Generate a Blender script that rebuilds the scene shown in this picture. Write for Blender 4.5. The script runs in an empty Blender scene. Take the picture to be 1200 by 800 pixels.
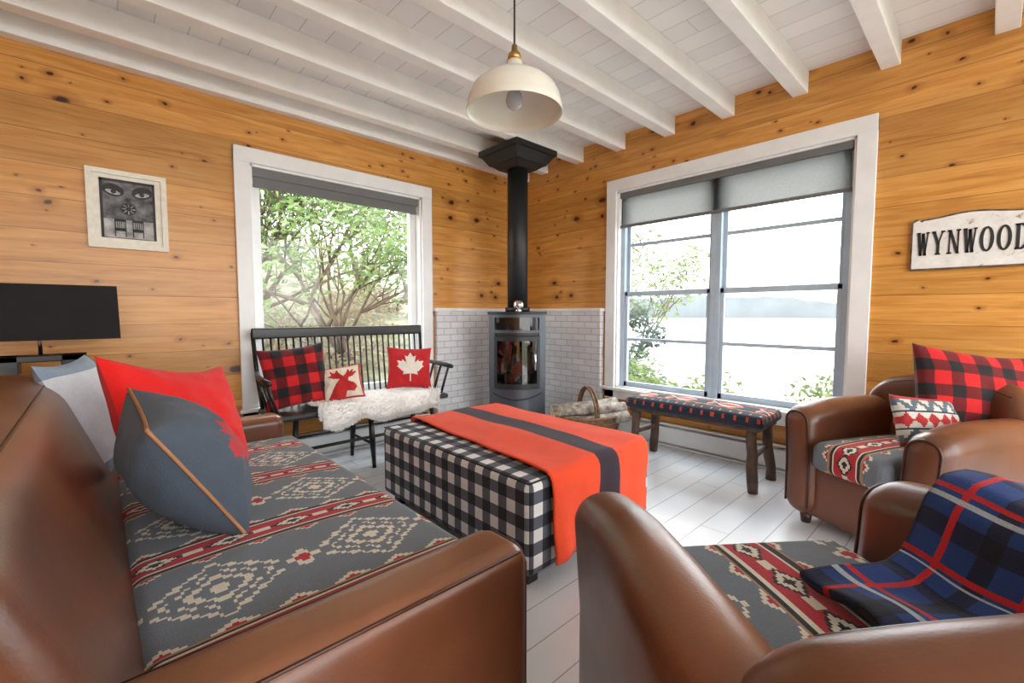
import bpy, bmesh, math, random
from mathutils import Vector, Matrix, noise
random.seed(7)
R=math.radians
S=bpy.context.scene
COL=S.collection
XE,YN,HC=3.48,3.53,2.68
# ------------------------------------------------------------ node helper
class G:
    def __init__(s,name):
        s.m=bpy.data.materials.new(name); s.m.use_nodes=True
        s.t=s.m.node_tree; s.b=s.t.nodes['Principled BSDF']; s.out=s.t.nodes['Material Output']
    def new(s,t): return s.t.nodes.new(t)
    def put(s,sock,v):
        if v is None: return
        if isinstance(v,bpy.types.NodeSocket): s.t.links.new(v,sock)
        elif isinstance(v,(tuple,list)):
            sock.default_value=tuple(v)+(1,) if (sock.type=='RGBA' and len(v)==3) else v
        else: sock.default_value=v
    def math(s,op,*a,clamp=False):
        n=s.new('ShaderNodeMath'); n.operation=op; n.use_clamp=clamp
        for i,v in enumerate(a): s.put(n.inputs[i],v)
        return n.outputs[0]
    def mix(s,f,a,b,blend='MIX'):
        n=s.new('ShaderNodeMix'); n.data_type='RGBA'; n.blend_type=blend
        s.put(n.inputs[0],f); s.put(n.inputs[6],a); s.put(n.inputs[7],b); return n.outputs[2]
    def noise(s,vec,scale,detail=3,rough=.5,dist=0):
        n=s.new('ShaderNodeTexNoise'); s.put(n.inputs['Vector'],vec)
        n.inputs['Scale'].default_value=scale; n.inputs['Detail'].default_value=detail
        n.inputs['Roughness'].default_value=rough; n.inputs['Distortion'].default_value=dist
        return n.outputs[0]
    def coord(s,k='Object'):
        return s.new('ShaderNodeTexCoord').outputs[k]
    def sep(s,v):
        n=s.new('ShaderNodeSeparateXYZ'); s.put(n.inputs[0],v); return n.outputs
    def comb(s,x,y,z):
        n=s.new('ShaderNodeCombineXYZ')
        for i,v in enumerate((x,y,z)): s.put(n.inputs[i],v)
        return n.outputs[0]
    def ramp(s,f,stops):
        n=s.new('ShaderNodeValToRGB'); s.put(n.inputs[0],f); e=n.color_ramp.elements
        while len(e)<len(stops): e.new(.5)
        for i,(p,c) in enumerate(stops):
            e[i].position=p; e[i].color=tuple(c)+(1,) if len(c)==3 else c
        return n.outputs[0]
    def bump(s,h,strength=.3,dist=.01):
        n=s.new('ShaderNodeBump'); n.inputs['Strength'].default_value=strength
        n.inputs['Distance'].default_value=dist; s.put(n.inputs['Height'],h)
        s.t.links.new(n.outputs[0],s.b.inputs['Normal'])
    def set(s,color=None,rough=None,metal=None,**k):
        s.put(s.b.inputs['Base Color'],color); s.put(s.b.inputs['Roughness'],rough); s.put(s.b.inputs['Metallic'],metal)
        for kk,v in k.items(): s.put(s.b.inputs[kk.replace('_',' ')],v)
        return s.m

def simple(name,c,rough=.5,metal=0,var=.12,scale=8,bump=0,bscale=60,bdist=.004):
    g=G(name); co=g.coord()
    n=g.noise(co,scale,4)
    d=tuple(max(0,x*(1-var*1.5)) for x in c); l=tuple(min(1,x*(1+var)) for x in c)
    col=g.ramp(n,[(.3,d),(.7,l)])
    if bump: g.bump(g.noise(co,bscale,3),bump,bdist)
    return g.set(col,rough,metal)

def plank_wood(name,axis,h=.175):
    g=G(name); o=g.sep(g.coord()); al=o[axis]; z=o[2]
    zi=g.math('DIVIDE',g.math('ADD',z,.02),h)
    idx=g.math('FLOOR',zi); fr=g.math('FRACT',zi)
    wn=g.new('ShaderNodeTexWhiteNoise'); wn.noise_dimensions='1D'; g.put(wn.inputs['W'],idx); r=wn.outputs['Value']
    sh=g.math('MULTIPLY_ADD',r,13.7,al)
    v1=g.comb(g.math('MULTIPLY',sh,1.3),g.math('MULTIPLY',z,16),g.math('MULTIPLY',r,9))
    n1=g.noise(v1,1.6,6,.62,.9)
    v2=g.comb(g.math('MULTIPLY',sh,4),g.math('MULTIPLY',z,110),r)
    n2=g.noise(v2,1.0,3,.6)
    n3=g.noise(g.comb(g.math('MULTIPLY',sh,.6),g.math('MULTIPLY',z,3),r),1.5,4,.6)
    col=g.ramp(n1,[(.26,(.37,.135,.020)),(.46,(.62,.27,.052)),(.72,(.78,.42,.125))])
    col=g.mix(.35,col,g.ramp(n2,[(.3,(.48,.19,.03)),(.7,(.76,.40,.11))]))
    pv=g.math('MULTIPLY',g.math('MULTIPLY_ADD',r,.30,.82),g.math('MULTIPLY_ADD',n3,.5,.75))
    pc=g.comb(pv,pv,pv); col=g.mix(1,col,pc,'MULTIPLY')
    wob=g.noise(g.coord(),14,2)
    def knots(col,scale,thr,r0,r1,seed):
        vo=g.new('ShaderNodeTexVoronoi'); vo.voronoi_dimensions='2D'; vo.inputs['Scale'].default_value=scale
        g.put(vo.inputs['Vector'],g.comb(g.math('ADD',g.math('MULTIPLY_ADD',wob,.05,g.math('MULTIPLY',sh,.8)),seed),g.math('MULTIPLY_ADD',idx,.37,g.math('MULTIPLY',z,1.15)),0))
        cc=g.sep(vo.outputs['Color'])
        keep=g.math('GREATER_THAN',cc[0],thr)
        rad=g.math('MULTIPLY_ADD',g.math('POWER',cc[1],2.0),r1,r0)
        kn=g.math('MULTIPLY',keep,g.math('SUBTRACT',1,g.math('DIVIDE',vo.outputs['Distance'],rad),clamp=True))
        halo=g.math('MULTIPLY',keep,g.math('SUBTRACT',1,g.math('DIVIDE',vo.outputs['Distance'],g.math('MULTIPLY',rad,3.0)),clamp=True))
        col=g.mix(g.math('MULTIPLY',halo,.85,clamp=True),col,(.34,.10,.015))
        return g.mix(g.math('MULTIPLY',kn,2.2,clamp=True),col,(.055,.015,.006))
    col=knots(col,3.9,.34,.030,.10,0); col=knots(col,5.6,.45,.022,.045,5.3)
    seam=g.math('LESS_THAN',fr,.020)
    col=g.mix(g.math('MULTIPLY',seam,.65),col,(.12,.04,.01))
    g.bump(g.math('SUBTRACT',g.math('MULTIPLY',n2,.15),g.math('MULTIPLY',seam,1)),.3,.006)
    return g.set(col,.34)

def boards(name,axis,w,c,seamc,rough,var=.06):
    g=G(name); o=g.sep(g.coord()); a=g.math('DIVIDE',o[axis],w)
    idx=g.math('FLOOR',a); fr=g.math('FRACT',a)
    wn=g.new('ShaderNodeTexWhiteNoise'); wn.noise_dimensions='1D'; g.put(wn.inputs['W'],idx)
    n=g.noise(g.coord(),3,5,.6)
    col=g.mix(n,tuple(x*(1-var) for x in c),tuple(min(1,x*(1+var)) for x in c))
    pv=g.math('MULTIPLY_ADD',wn.outputs['Value'],.07,.95); col=g.mix(1,col,g.comb(pv,pv,pv),'MULTIPLY')
    other=o[1-axis]
    b=g.math('FRACT',g.math('DIVIDE',g.math('MULTIPLY_ADD',wn.outputs['Value'],2.1,other),2.1))
    seam=g.math('MAXIMUM',g.math('LESS_THAN',fr,.035),g.math('LESS_THAN',b,.002))
    col=g.mix(g.math('MULTIPLY',seam,.8),col,seamc)
    g.bump(g.math('SUBTRACT',g.math('MULTIPLY',n,.1),seam),.4,.004)
    return g.set(col,rough)

def leather(name,c=(.125,.042,.018)):
    g=G(name); co=g.coord()
    n=g.noise(co,2.4,4,.5); n2=g.noise(co,1.8,4,.5)
    col=g.ramp(n,[(.3,tuple(x*.60 for x in c)),(.55,c),(.78,tuple(x*1.6 for x in c))])
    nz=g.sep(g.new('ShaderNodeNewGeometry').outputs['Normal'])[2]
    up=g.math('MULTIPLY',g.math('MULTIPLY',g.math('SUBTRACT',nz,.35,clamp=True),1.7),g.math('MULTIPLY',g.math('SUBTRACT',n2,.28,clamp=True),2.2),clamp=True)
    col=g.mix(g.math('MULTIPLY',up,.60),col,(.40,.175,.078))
    vo=g.new('ShaderNodeTexVoronoi'); vo.inputs['Scale'].default_value=190; g.put(vo.inputs['Vector'],co)
    g.bump(g.math('ADD',g.math('MULTIPLY',vo.outputs['Distance'],.10),g.math('MULTIPLY',g.noise(co,5,3,.45),1.6)),.20,.008)
    return g.set(col,g.math('MULTIPLY_ADD',n,.18,.22))

def fabric(name,attr='Col',rough=.95,wv=420):
    g=G(name); a=g.new('ShaderNodeAttribute'); a.attribute_name=attr
    co=g.coord(); n=g.noise(co,wv,2); n2=g.noise(co,12,3)
    f=g.math('MULTIPLY_ADD',n,.7,g.math('MULTIPLY_ADD',n2,.25,.52))
    col=g.mix(1,a.outputs['Color'],g.comb(f,f,f),'MULTIPLY')
    g.bump(g.math('ADD',n,g.math('MULTIPLY',n2,1.5)),.5,.004)
    return g.set(col,rough,Sheen_Weight=.08)

M={}
M['wn']=plank_wood('pine_planks_north',0); M['we']=plank_wood('pine_planks_east',1)
M['floor']=boards('painted_floor_boards',1,.14,(.74,.77,.80),(.34,.36,.38),.26)
M['ceil']=boards('painted_ceiling_boards',0,.15,(.92,.92,.91),(.58,.58,.57),.5,.03)
M['white']=simple('white_paint',(.88,.89,.89),.4,var=.03)
M['beam']=simple('white_beam_paint',(.93,.93,.92),.5,var=.03,bump=.15,bscale=12)
M['sash']=simple('sash_grey_paint',(.44,.53,.62),.45,var=.05)
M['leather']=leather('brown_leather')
M['leather_d']=simple('leather_piping',(.06,.018,.009),.4)
M['fab']=fabric('woven_cloth')
M['black']=simple('black_paint',(.012,.012,.013),.35,var=.1)
M['blackm']=simple('black_matte_steel',(.010,.011,.013),.5,var=.1)
M['blackglass']=simple('black_stove_glass',(.008,.008,.009),.06,var=.1)
M['shade_b']=simple('black_lampshade_cloth',(.006,.006,.007),.85,var=.2,bump=.2,bscale=300)
M['steel']=simple('grey_stove_steel',(.075,.08,.095),.42,metal=.3,var=.06)
M['cream']=simple('cream_enamel',(.80,.78,.69),.2,var=.03)
M['brass']=simple('brass',(.55,.36,.13),.3,metal=1,var=.05)
M['log']=simple('firewood_bark',(.42,.36,.30),.85,var=.4,scale=25,bump=.8,bscale=40,bdist=.01)
M['logend']=simple('cut_wood',(.65,.46,.26),.8,var=.2,scale=30)
M['wick']=simple('wicker',(.20,.10,.042),.6,var=.35,scale=40)
M['rustic']=simple('rustic_log_wood',(.075,.040,.025),.55,var=.4,scale=14,bump=.5,bscale=25,bdist=.01)
M['dwood']=simple('dark_wood',(.04,.016,.009),.4)
M['heater']=simple('heater_enamel',(.84,.86,.86),.35,var=.02)
M['chrome']=simple('chrome',(.7,.7,.72),.15,metal=1,var=.02)
M['ivory']=simple('ivory_frame_paint',(.86,.82,.70),.5,var=.06,scale=30)
M['dgrey']=simple('print_dark_grey',(.030,.030,.034),.6,var=.3,scale=20)
M['mgrey']=simple('print_mid_grey',(.15,.15,.155),.6,var=.6,scale=22)
M['lgrey']=simple('print_light_grey',(.46,.46,.46),.6,var=.35,scale=18)
M['letters']=simple('sign_black_paint',(.02,.02,.022),.7,var=.3,scale=60)
M['bark']=simple('tree_bark',(.16,.12,.09),.9,var=.3)
M['sheep']=simple('sheepskin_wool',(.97,.95,.91),.9,var=.03,scale=20)
g=G('white_glazed_brick'); o=g.sep(g.coord())
br=g.new('ShaderNodeTexBrick'); br.inputs['Scale'].default_value=1
br.inputs['Color1'].default_value=(.84,.84,.85,1); br.inputs['Color2'].default_value=(.74,.74,.76,1); br.inputs['Mortar'].default_value=(.50,.50,.51,1)
br.inputs['Mortar Size'].default_value=.004; br.inputs['Brick Width'].default_value=.15; br.inputs['Row Height'].default_value=.060; br.inputs['Mortar Smooth'].default_value=.3
g.put(br.inputs['Vector'],g.comb(g.math('ADD',o[0],o[1]),o[2],0))
g.bump(g.math('SUBTRACT',g.noise(g.coord(),25,3),g.math('MULTIPLY',br.outputs['Fac'],2)),.6,.006)
M['brick']=g.set(br.outputs['Color'],.3)
def glass(name,tint,fac):
    g=G(name); tr=g.new('ShaderNodeBsdfTransparent'); tr.inputs[0].default_value=tuple(tint)+(1,)
    gl=g.new('ShaderNodeBsdfGlossy'); gl.inputs['Roughness'].default_value=.03
    g.put(gl.inputs['Color'],g.ramp(g.noise(g.coord(),2,2),[(0,(.9,.9,.9)),(1,(1,1,1))]))
    mx=g.new('ShaderNodeMixShader'); mx.inputs[0].default_value=fac
    g.t.links.new(tr.outputs[0],mx.inputs[1]); g.t.links.new(gl.outputs[0],mx.inputs[2]); g.t.links.new(mx.outputs[0],g.out.inputs[0]); return g.m
M['glass']=glass('window_glass',(.97,.98,.98),.015); M['fireglass']=glass('stove_glass',(.45,.43,.41),.07)
g=G('roller_shade_mesh'); tr=g.new('ShaderNodeBsdfTransparent'); df=g.new('ShaderNodeBsdfTranslucent')
g.put(df.inputs[0],g.ramp(g.noise(g.coord(),200,2),[(.3,(.27,.26,.25)),(.7,(.35,.34,.325))])); mx=g.new('ShaderNodeMixShader'); mx.inputs[0].default_value=.93
g.t.links.new(tr.outputs[0],mx.inputs[1]); g.t.links.new(df.outputs[0],mx.inputs[2]); g.t.links.new(mx.outputs[0],g.out.inputs[0]); M['roller']=g.m
M['rollbar']=simple('roller_shade_cassette',(.16,.16,.16),.5,var=.05)
def leafmat(name,a,b,tm=.4):
    g=G(name); c=g.ramp(g.noise(g.coord(),4,3),[(.3,a),(.7,b)])
    g.set(c,.7); t=g.new('ShaderNodeBsdfTranslucent'); g.put(t.inputs[0],c); mx=g.new('ShaderNodeMixShader'); mx.inputs[0].default_value=tm
    g.t.links.new(g.b.outputs[0],mx.inputs[1]); g.t.links.new(t.outputs[0],mx.inputs[2]); g.t.links.new(mx.outputs[0],g.out.inputs[0]); return g.m
M['leafA']=leafmat('spring_leaves',(.10,.17,.04),(.28,.38,.13)); M['leafB']=leafmat('far_leaves',(.11,.16,.06),(.27,.33,.15))
M['leafS']=leafmat('shrub_leaves',(.07,.12,.03),(.22,.28,.09)); M['leafC']=leafmat('dry_hedge',(.24,.17,.11),(.38,.31,.19)); M['leafD']=leafmat('conifer_needles',(.06,.085,.06),(.14,.17,.13))
M['leafR']=leafmat('russet_leaves',(.30,.14,.05),(.42,.26,.10))
M['grass']=simple('rough_grass',(.20,.19,.11),.9,var=.4,scale=3)
M['water']=simple('lake_water',(.74,.77,.78),.6,var=.04,scale=.3)
M['hill']=simple('hazy_hills',(.145,.155,.155),.9,var=.12,scale=.05)

# ------------------------------------------------------------ mesh helpers
def group(name,loc=(0,0,0),rz=0,rot=None):
    e=bpy.data.objects.new(name,None); e.empty_display_size=.1; COL.objects.link(e); e.location=loc
    e.rotation_euler=rot if rot else (0,0,rz); return e
def mk(name,V,F,mat,parent=None,smooth=False,cols=None,loc=None,rot=None,auto=None):
    me=bpy.data.meshes.new(name); me.from_pydata([tuple(v) for v in V],[],F); me.update()
    ob=bpy.data.objects.new(name,me); COL.objects.link(ob)
    if mat: me.materials.append(mat)
    if smooth: me.polygons.foreach_set('use_smooth',[True]*len(me.polygons))
    if cols:
        ca=me.color_attributes.new('Col','FLOAT_COLOR','CORNER'); d=[]
        for p,c in zip(me.polygons,cols):
            for _ in range(p.loop_total): d+=[c[0],c[1],c[2],1]
        ca.data.foreach_set('color',d)
    if parent: ob.parent=parent
    if loc: ob.location=loc
    if rot: ob.rotation_euler=rot
    return ob
def bev(ob,w=.005,seg=2):
    m=ob.modifiers.new('Bevel','BEVEL'); m.width=w; m.segments=seg; m.limit_method='ANGLE'; return ob
BF=[(0,3,2,1),(4,5,6,7),(0,1,5,4),(1,2,6,5),(2,3,7,6),(3,0,4,7)]
def boxes(name,L,mat,parent=None,bevel=0,**k):
    V=[];F=[]
    for (x0,x1,y0,y1,z0,z1) in L:
        b=len(V); V+=[(x0,y0,z0),(x1,y0,z0),(x1,y1,z0),(x0,y1,z0),(x0,y0,z1),(x1,y0,z1),(x1,y1,z1),(x0,y1,z1)]
        F+=[tuple(b+i for i in f) for f in BF]
    ob=mk(name,V,F,mat,parent,**k)
    if bevel: bev(ob,bevel)
    return ob
def tube_data(pts,rad,seg,V,F,cap=True):
    pts=[Vector(p) for p in pts]; n=len(pts)
    if not isinstance(rad,(list,tuple)): rad=[rad]*n
    up=None; b=len(V)
    for i,p in enumerate(pts):
        t=(pts[min(i+1,n-1)]-pts[max(i-1,0)]).normalized()
        if up is None: up=t.orthogonal().normalized()
        else:
            up=(up-t*up.dot(t)); up=up.normalized() if up.length>1e-6 else t.orthogonal().normalized()
        w=t.cross(up)
        for k in range(seg):
            a=2*math.pi*k/seg; V.append(p+(up*math.cos(a)+w*math.sin(a))*rad[i])
    for i in range(n-1):
        for k in range(seg):
            k2=(k+1)%seg; F.append((b+i*seg+k,b+i*seg+k2,b+(i+1)*seg+k2,b+(i+1)*seg+k))
    if cap:
        F.append(tuple(b+k for k in reversed(range(seg)))); F.append(tuple(b+(n-1)*seg+k for k in range(seg)))
def tubes(name,L,mat,parent=None,seg=10,smooth=True,**k):
    V=[];F=[]
    for pts,rad in L: tube_data(pts,rad,seg,V,F)
    return mk(name,V,F,mat,parent,smooth,**k)
def lathe(name,prof,mat,parent=None,seg=48,loc=None,smooth=True):
    V=[];F=[];n=len(prof)
    for r,z in prof:
        for k in range(seg):
            a=2*math.pi*k/seg; V.append((r*math.cos(a),r*math.sin(a),z))
    for i in range(n-1):
        for k in range(seg):
            k2=(k+1)%seg; F.append((i*seg+k,i*seg+k2,(i+1)*seg+k2,(i+1)*seg+k))
    return mk(name,V,F,mat,parent,smooth,loc=loc)
def rbox(name,x0,x1,y0,y1,z0,z1,r,mat,parent=None,cell=.03,pat=None,deform=None,puff=0):
    c=((x0+x1)/2,(y0+y1)/2,(z0+z1)/2); hf=((x1-x0)/2,(y1-y0)/2,(z1-z0)/2); r=min(r,min(hf)*.999)
    idx={};V=[];F=[];C=[]
    def line(h):
        n=max(2,math.ceil(2*h/cell)); L=[-h+2*h*i/n for i in range(n+1)]
        if cell>r*.5:
            L=sorted(set([round(v,6) for v in L if abs(v)<h-r]+[round(s*(h-r+r*t),6) for s in(-1,1) for t in (0,.25,.5,.75,1)]))
        return L
    Ls=[line(h) for h in hf]
    for a in range(3):
        b,cc=(a+1)%3,(a+2)%3
        for s in(-1,1):
            gb,gc=Ls[b],Ls[cc]; I=[]
            for u in gb:
                row=[]
                for v in gc:
                    p=[0,0,0]; p[a]=s*hf[a]; p[b]=u; p[cc]=v; key=(round(p[0],5),round(p[1],5),round(p[2],5))
                    if key not in idx:
                        q=Vector([max(-hf[i]+r,min(hf[i]-r,p[i])) for i in range(3)]); d=Vector(p)-q
                        e=Vector([math.tan(max(-1,min(1,d[i]/r))*math.pi/4) for i in range(3)])
                        P=q+e.normalized()*r
                        if puff: P.z+=puff*(1-(p[0]/hf[0])**2)*(1-(p[1]/hf[1])**2)*(1 if p[2]>0 else 0)
                        P+=Vector(c)
                        if deform: P=deform(P)
                        idx[key]=len(V); V.append(P)
                    row.append(idx[key])
                I.append(row)
            for i in range(len(gb)-1):
                for j in range(len(gc)-1):
                    f=(I[i][j],I[i+1][j],I[i+1][j+1],I[i][j+1]); F.append(f if s>0 else f[::-1])
                    if pat:
                        p=[0,0,0]; p[a]=s*hf[a]; p[b]=(gb[i]+gb[i+1])/2; p[cc]=(gc[j]+gc[j+1])/2
                        C.append(pat(a,p[0]+c[0],p[1]+c[1],p[2]+c[2]))
    return mk(name,V,F,mat,parent,True,cols=C or None)
def pillow(name,w,h,t,pat,loc,rot,n=64,piping=None,parent=None,back=None,pw=.42,sag=0):
    """local: width X, height Z, faces -Y"""
    root=group(name,loc,rot=rot); V=[];F=[];C=[]
    for s in(-1,1):
        b=len(V)
        for i in range(n+1):
            for j in range(n+1):
                u=-1+2*i/n; v=-1+2*j/n
                x=u*w/2*(1-.09*(1-v*v)*abs(u)); z=v*h/2*(1-.09*(1-u*u)*abs(v))
                q=max(0,(1-u*u)*(1-v*v)); y=s*t/2*q**pw
                y+=s*.010*noise.noise(Vector((u*3+loc[0]*5,v*3,s)))*min(1,q*4)
                z-=sag*(1-u*u)*(v>0)*v
                V.append((x,y,z))
        for i in range(n):
            for j in range(n):
                a=b+i*(n+1)+j; f=(a,a+n+1,a+n+2,a+1); F.append(f if s<0 else f[::-1])
                uu=(-1+2*(i+.5)/n)*w/2; vv=(-1+2*(j+.5)/n)*h/2
                C.append(pat(uu,vv) if (s<0 or back is None) else back)
    mk('cushion',V,F,M['fab'],root,True,cols=C)
    if piping:
        pts=[]
        for k in range(4*16+1):
            e=(k//16)%4; tt=-1+2*(k%16)/16
            u,v=[(tt,-1),(1,tt),(-tt,1),(-1,-tt)][e]
            pts.append((u*w/2*(1-.09*(1-v*v)*abs(u)),0,v*h/2*(1-.09*(1-u*u)*abs(v))-sag*(1-u*u)*(v>0)*v))
        tubes('piping',[(pts,.005)],piping,root,seg=6)
    return root
# ------------------------------------------------------------ patterns
CREAM=(.66,.60,.48);GRY=(.145,.165,.19);RED=(.42,.018,.030);BLK=(.014,.014,.018);TAN=(.36,.2,.11)
def pendleton(u,v,per=.44,ofs=0,wide=1):
    p=((v-ofs+per/2)%per)-per/2; a=abs(p)/wide
    if a<.036:
        d=abs((u/.16)%1-.5)*2; m=d+a/.036
        if m<.28: return BLK
        if m<.60: return CREAM
        if m<.78: return BLK
        if d>.72 and a<.010: return CREAM
        return RED
    if a<.043: return CREAM
    if a<.054: return BLK
    if a<.060: return TAN
    if a<.088:
        d=abs((u/.12)%1-.5)*2; h=(a-.060)/.028
        d=round(d*5)/5
        return RED if (d+h<.40) else CREAM if (d+h<.7) else GRY
    p2=per/2-abs(p)
    du=abs(((u/.36)%1)-.5)*.36; du=math.floor(du/.010)*.010; dp=math.floor(p2/.010)*.010
    m=du/.16+dp/(per/2-.10*wide)
    if m<.12: return CREAM
    if m<.30: return GRY
    if m<.42: return CREAM
    if m<.60: return GRY
    if m<.66: return CREAM
    if m<.84: return GRY
    if m<.94 and dp>.012: return CREAM
    d2=.18-du
    if d2/.04+dp/.04<1: return CREAM if d2/.04+dp/.04>.5 else RED
    return GRY
def check(u,v,s,cols):
    k=(math.floor(u/s)%2)+(math.floor(v/s)%2); return cols[k]
BUF=[(.58,.012,.014),(.14,.006,.008),(.012,.010,.011)]
buffalo=lambda s:(lambda u,v:check(u+10.01,v+10.01,s,BUF))
half=[(0,1),(.13,.74),(.27,.81),(.20,.42),(.38,.60),(.43,.50),(.66,.54),(.58,.33),(.67,.26),(.33,-.03),(.37,-.16),(.04,-.10),(.04,-.5)]
LEAF=half+[(-x,y) for x,y in reversed(half[1:])]
def inpoly(x,y,P):
    c=False;j=len(P)-1
    for i in range(len(P)):
        xi,yi=P[i];xj,yj=P[j]
        if (yi>y)!=(yj>y) and x<(xj-xi)*(y-yi)/(yj-yi)+xi: c=not c
        j=i
    return c
def leafpat(bg,fg,s,cx=0,cy=0): return lambda u,v: fg if inpoly((u-cx)/s,(v-cy)/s+.22,LEAF) else bg
MOOSE=[(-1.2,-1.2),(.0,-1.2),(.25,-.55),(.7,-.65),(.95,-.35),(.85,-.1),(.4,.15),(.5,.35),(.75,.4),(1.1,.75),(.8,.7),(.85,1.0),(.6,.75),(.5,1.05),(.35,.7),(.15,.5),(-.1,.75),(-.2,1.05),(-.4,.8),(-.7,1.0),(-.6,.65),(-.9,.6),(-.5,.4),(-.1,.35),(-.4,.0)]
# ------------------------------------------------------------ ROOM
X0,Y0=-1.3,-2.4; T=.15
ox0,ox1,oz0,oz1=.82,2.175,.43,2.13
boxes('wall_north',[(X0,ox0,YN,YN+T,0,HC),(ox1,XE+T,YN,YN+T,0,HC),(ox0,ox1,YN,YN+T,0,oz0),(ox0,ox1,YN,YN+T,oz1,HC)],M['wn'])
ey0,ey1,ez0,ez1=.61,2.34,.42,2.19
boxes('wall_east',[(XE,XE+T,Y0,ey0,0,HC),(XE,XE+T,ey1,YN,0,HC),(XE,XE+T,ey0,ey1,0,ez0),(XE,XE+T,ey0,ey1,ez1,HC)],M['we'])
boxes('wall_west',[(X0-T,X0,Y0,YN+T,0,HC)],M['we'])
boxes('floor',[(X0-T,XE+T,Y0,YN+T,-.1,0)],M['floor'])
boxes('ceiling',[(X0-T,XE+T,Y0,YN+T,HC,HC+.1)],M['ceil'])
k=1
for i in range(-5,8):
    y=.47+.46*(i-1)
    if y<Y0+.1 or y>3.40: continue
    boxes('ceiling_beam' if k==1 else 'ceiling_beam.%03d'%(k-1),[(X0,XE,y-.045,y+.045,2.54,HC)],M['beam'],bevel=.004); k+=1
boxes('trim_north_plate',[(X0,XE,YN-.075,YN,2.515,HC)],M['beam'],bevel=.004)
# ---- window north
w=group('window_1',((ox0+ox1)/2,YN,0)); hw=(ox1-ox0)/2; cs=.10
boxes('casing',[(-hw-cs,-hw,-.025,0,oz0-.09,oz1+.10),(hw,hw+cs,-.025,0,oz0-.09,oz1+.10),(-hw-cs,hw+cs,-.028,0,oz1,oz1+.10),(-hw-cs-.02,hw+cs+.02,-.05,0,oz0-.02,oz0+.005),(-hw-cs,hw+cs,-.025,0,oz0-.10,oz0-.02)],M['white'],w,.003)
boxes('jamb',[(-hw,-hw+.015,0,T,oz0,oz1),(hw-.015,hw,0,T,oz0,oz1),(-hw,hw,0,T,oz1-.015,oz1),(-hw,hw,0,T,oz0,oz0+.015)],M['white'],w)
a=hw-.015; f=.06
boxes('sash',[(-a,-a+f,.07,.12,oz0+.015,oz1-.015),(a-f,a,.07,.12,oz0+.015,oz1-.015),(-a+f,a-f,.07,.12,oz1-.015-f,oz1-.015),(-a+f,a-f,.07,.12,oz0+.015,oz0+.015+f)],M['white'],w,.004)
boxes('pane',[(-a+f-.005,a-f+.005,.093,.097,oz0+.07,oz1-.07)],M['glass'],w)
boxes('roller_shade',[(-a,a,.02,.06,oz1-.075,oz1-.015),(-a+.01,a-.01,.035,.038,oz1-.13,oz1-.07),(-a+.01,a-.01,.028,.045,oz1-.145,oz1-.128)],M['rollbar'],w,.004)
# ---- window east
w=group('window_2',(XE,(ey0+ey1)/2,0),R(-90)); hw=(ey1-ey0)/2
boxes('casing',[(-hw-cs,-hw,-.025,0,ez0-.09,ez1+.10),(hw,hw+cs,-.025,0,ez0-.09,ez1+.10),(-hw-cs,hw+cs,-.028,0,ez1,ez1+.10),(-hw-cs-.03,hw+cs+.03,-.055,0,ez0-.02,ez0+.005),(-hw-cs,hw+cs,-.025,0,ez0-.10,ez0-.02)],M['white'],w,.003)
boxes('jamb',[(-hw,-hw+.015,0,T,ez0,ez1),(hw-.015,hw,0,T,ez0,ez1),(-hw,hw,0,T,ez1-.015,ez1),(-hw,hw,0,T,ez0,ez0+.015)],M['white'],w)
L=[];P=[]
for s0,s1 in((-hw+.015,-.0),(0,hw-.015)):
    L+=[(s0,s0+.038,.05,.13,ez0+.015,ez1-.015),(s1-.038,s1,.05,.13,ez0+.015,ez1-.015)]
    i0,i1=s0+.038,s1-.038; zm=(ez0+ez1)/2-.03
    for (za,zb,yy) in((ez0+.015,zm+.02,.06),(zm-.02,ez1-.015,.095)):
        L+=[(i0,i0+.030,yy,yy+.03,za,zb),(i1-.030,i1,yy,yy+.03,za,zb),(i0,i1,yy,yy+.03,za,za+.045),(i0,i1,yy,yy+.03,zb-.038,zb),(i0,i1,yy+.006,yy+.026,(za+zb)/2-.014,(za+zb)/2+.014)]
        P+=[(i0+.02,i1-.02,yy+.012,yy+.015,za+.03,zb-.03)]
boxes('sash',L,M['sash'],w,.003); boxes('pane',P,M['glass'],w)
boxes('roller_shade',[(-hw+.02,hw-.02,.012,.05,ez1-.065,ez1-.015),(-hw+.02,hw-.02,.022,.042,1.865,1.89)],M['rollbar'],w,.004)
boxes('shade_cloth',[(-hw+.03,hw-.03,.031,.0325,1.885,ez1-.06)],M['roller'],w)
# ---- brick surround
boxes('wall_brick_surround',[(2.30,XE-.005,YN-.055,YN-.001,0,1.12),(XE-.055,XE-.001,2.47,YN-.055,0,1.12)],M['brick'],bevel=.004)
boxes('trim_brick_cap',[(2.285,XE,YN-.075,YN-.001,1.12,1.15),(XE-.075,XE-.001,2.455,YN-.06,1.12,1.15)],M['white'],bevel=.006)
boxes('baseboard_west',[(X0,X0+.015,Y0,YN,0,.12)],M['white']); boxes('baseboard_east',[(XE-.015,XE,Y0,.55,0,.12)],M['white'])
boxes('baseboard_north',[(X0,.8,YN-.015,YN,0,.12)],M['white'])
def heater(name,loc,L_,rz):
    h=group(name,loc,rz)
    boxes('housing',[(-L_/2,L_/2,-.03,-.002,.01,.19),(-L_/2,L_/2,-.075,-.065,.035,.163),(-L_/2,L_/2,-.07,-.002,.180,.19),(-L_/2,-L_/2+.05,-.075,-.002,.0,.19),(L_/2-.05,L_/2,-.075,-.002,.0,.19),(-L_/2,L_/2,-.06,-.002,.0,.015)],M['heater'],h,.003)
    boxes('fins',[(-L_/2+.06+i*.02,-L_/2+.063+i*.02,-.063,-.032,.05,.15) for i in range(int((L_-.12)/.02))],M['chrome'],h)
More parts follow.
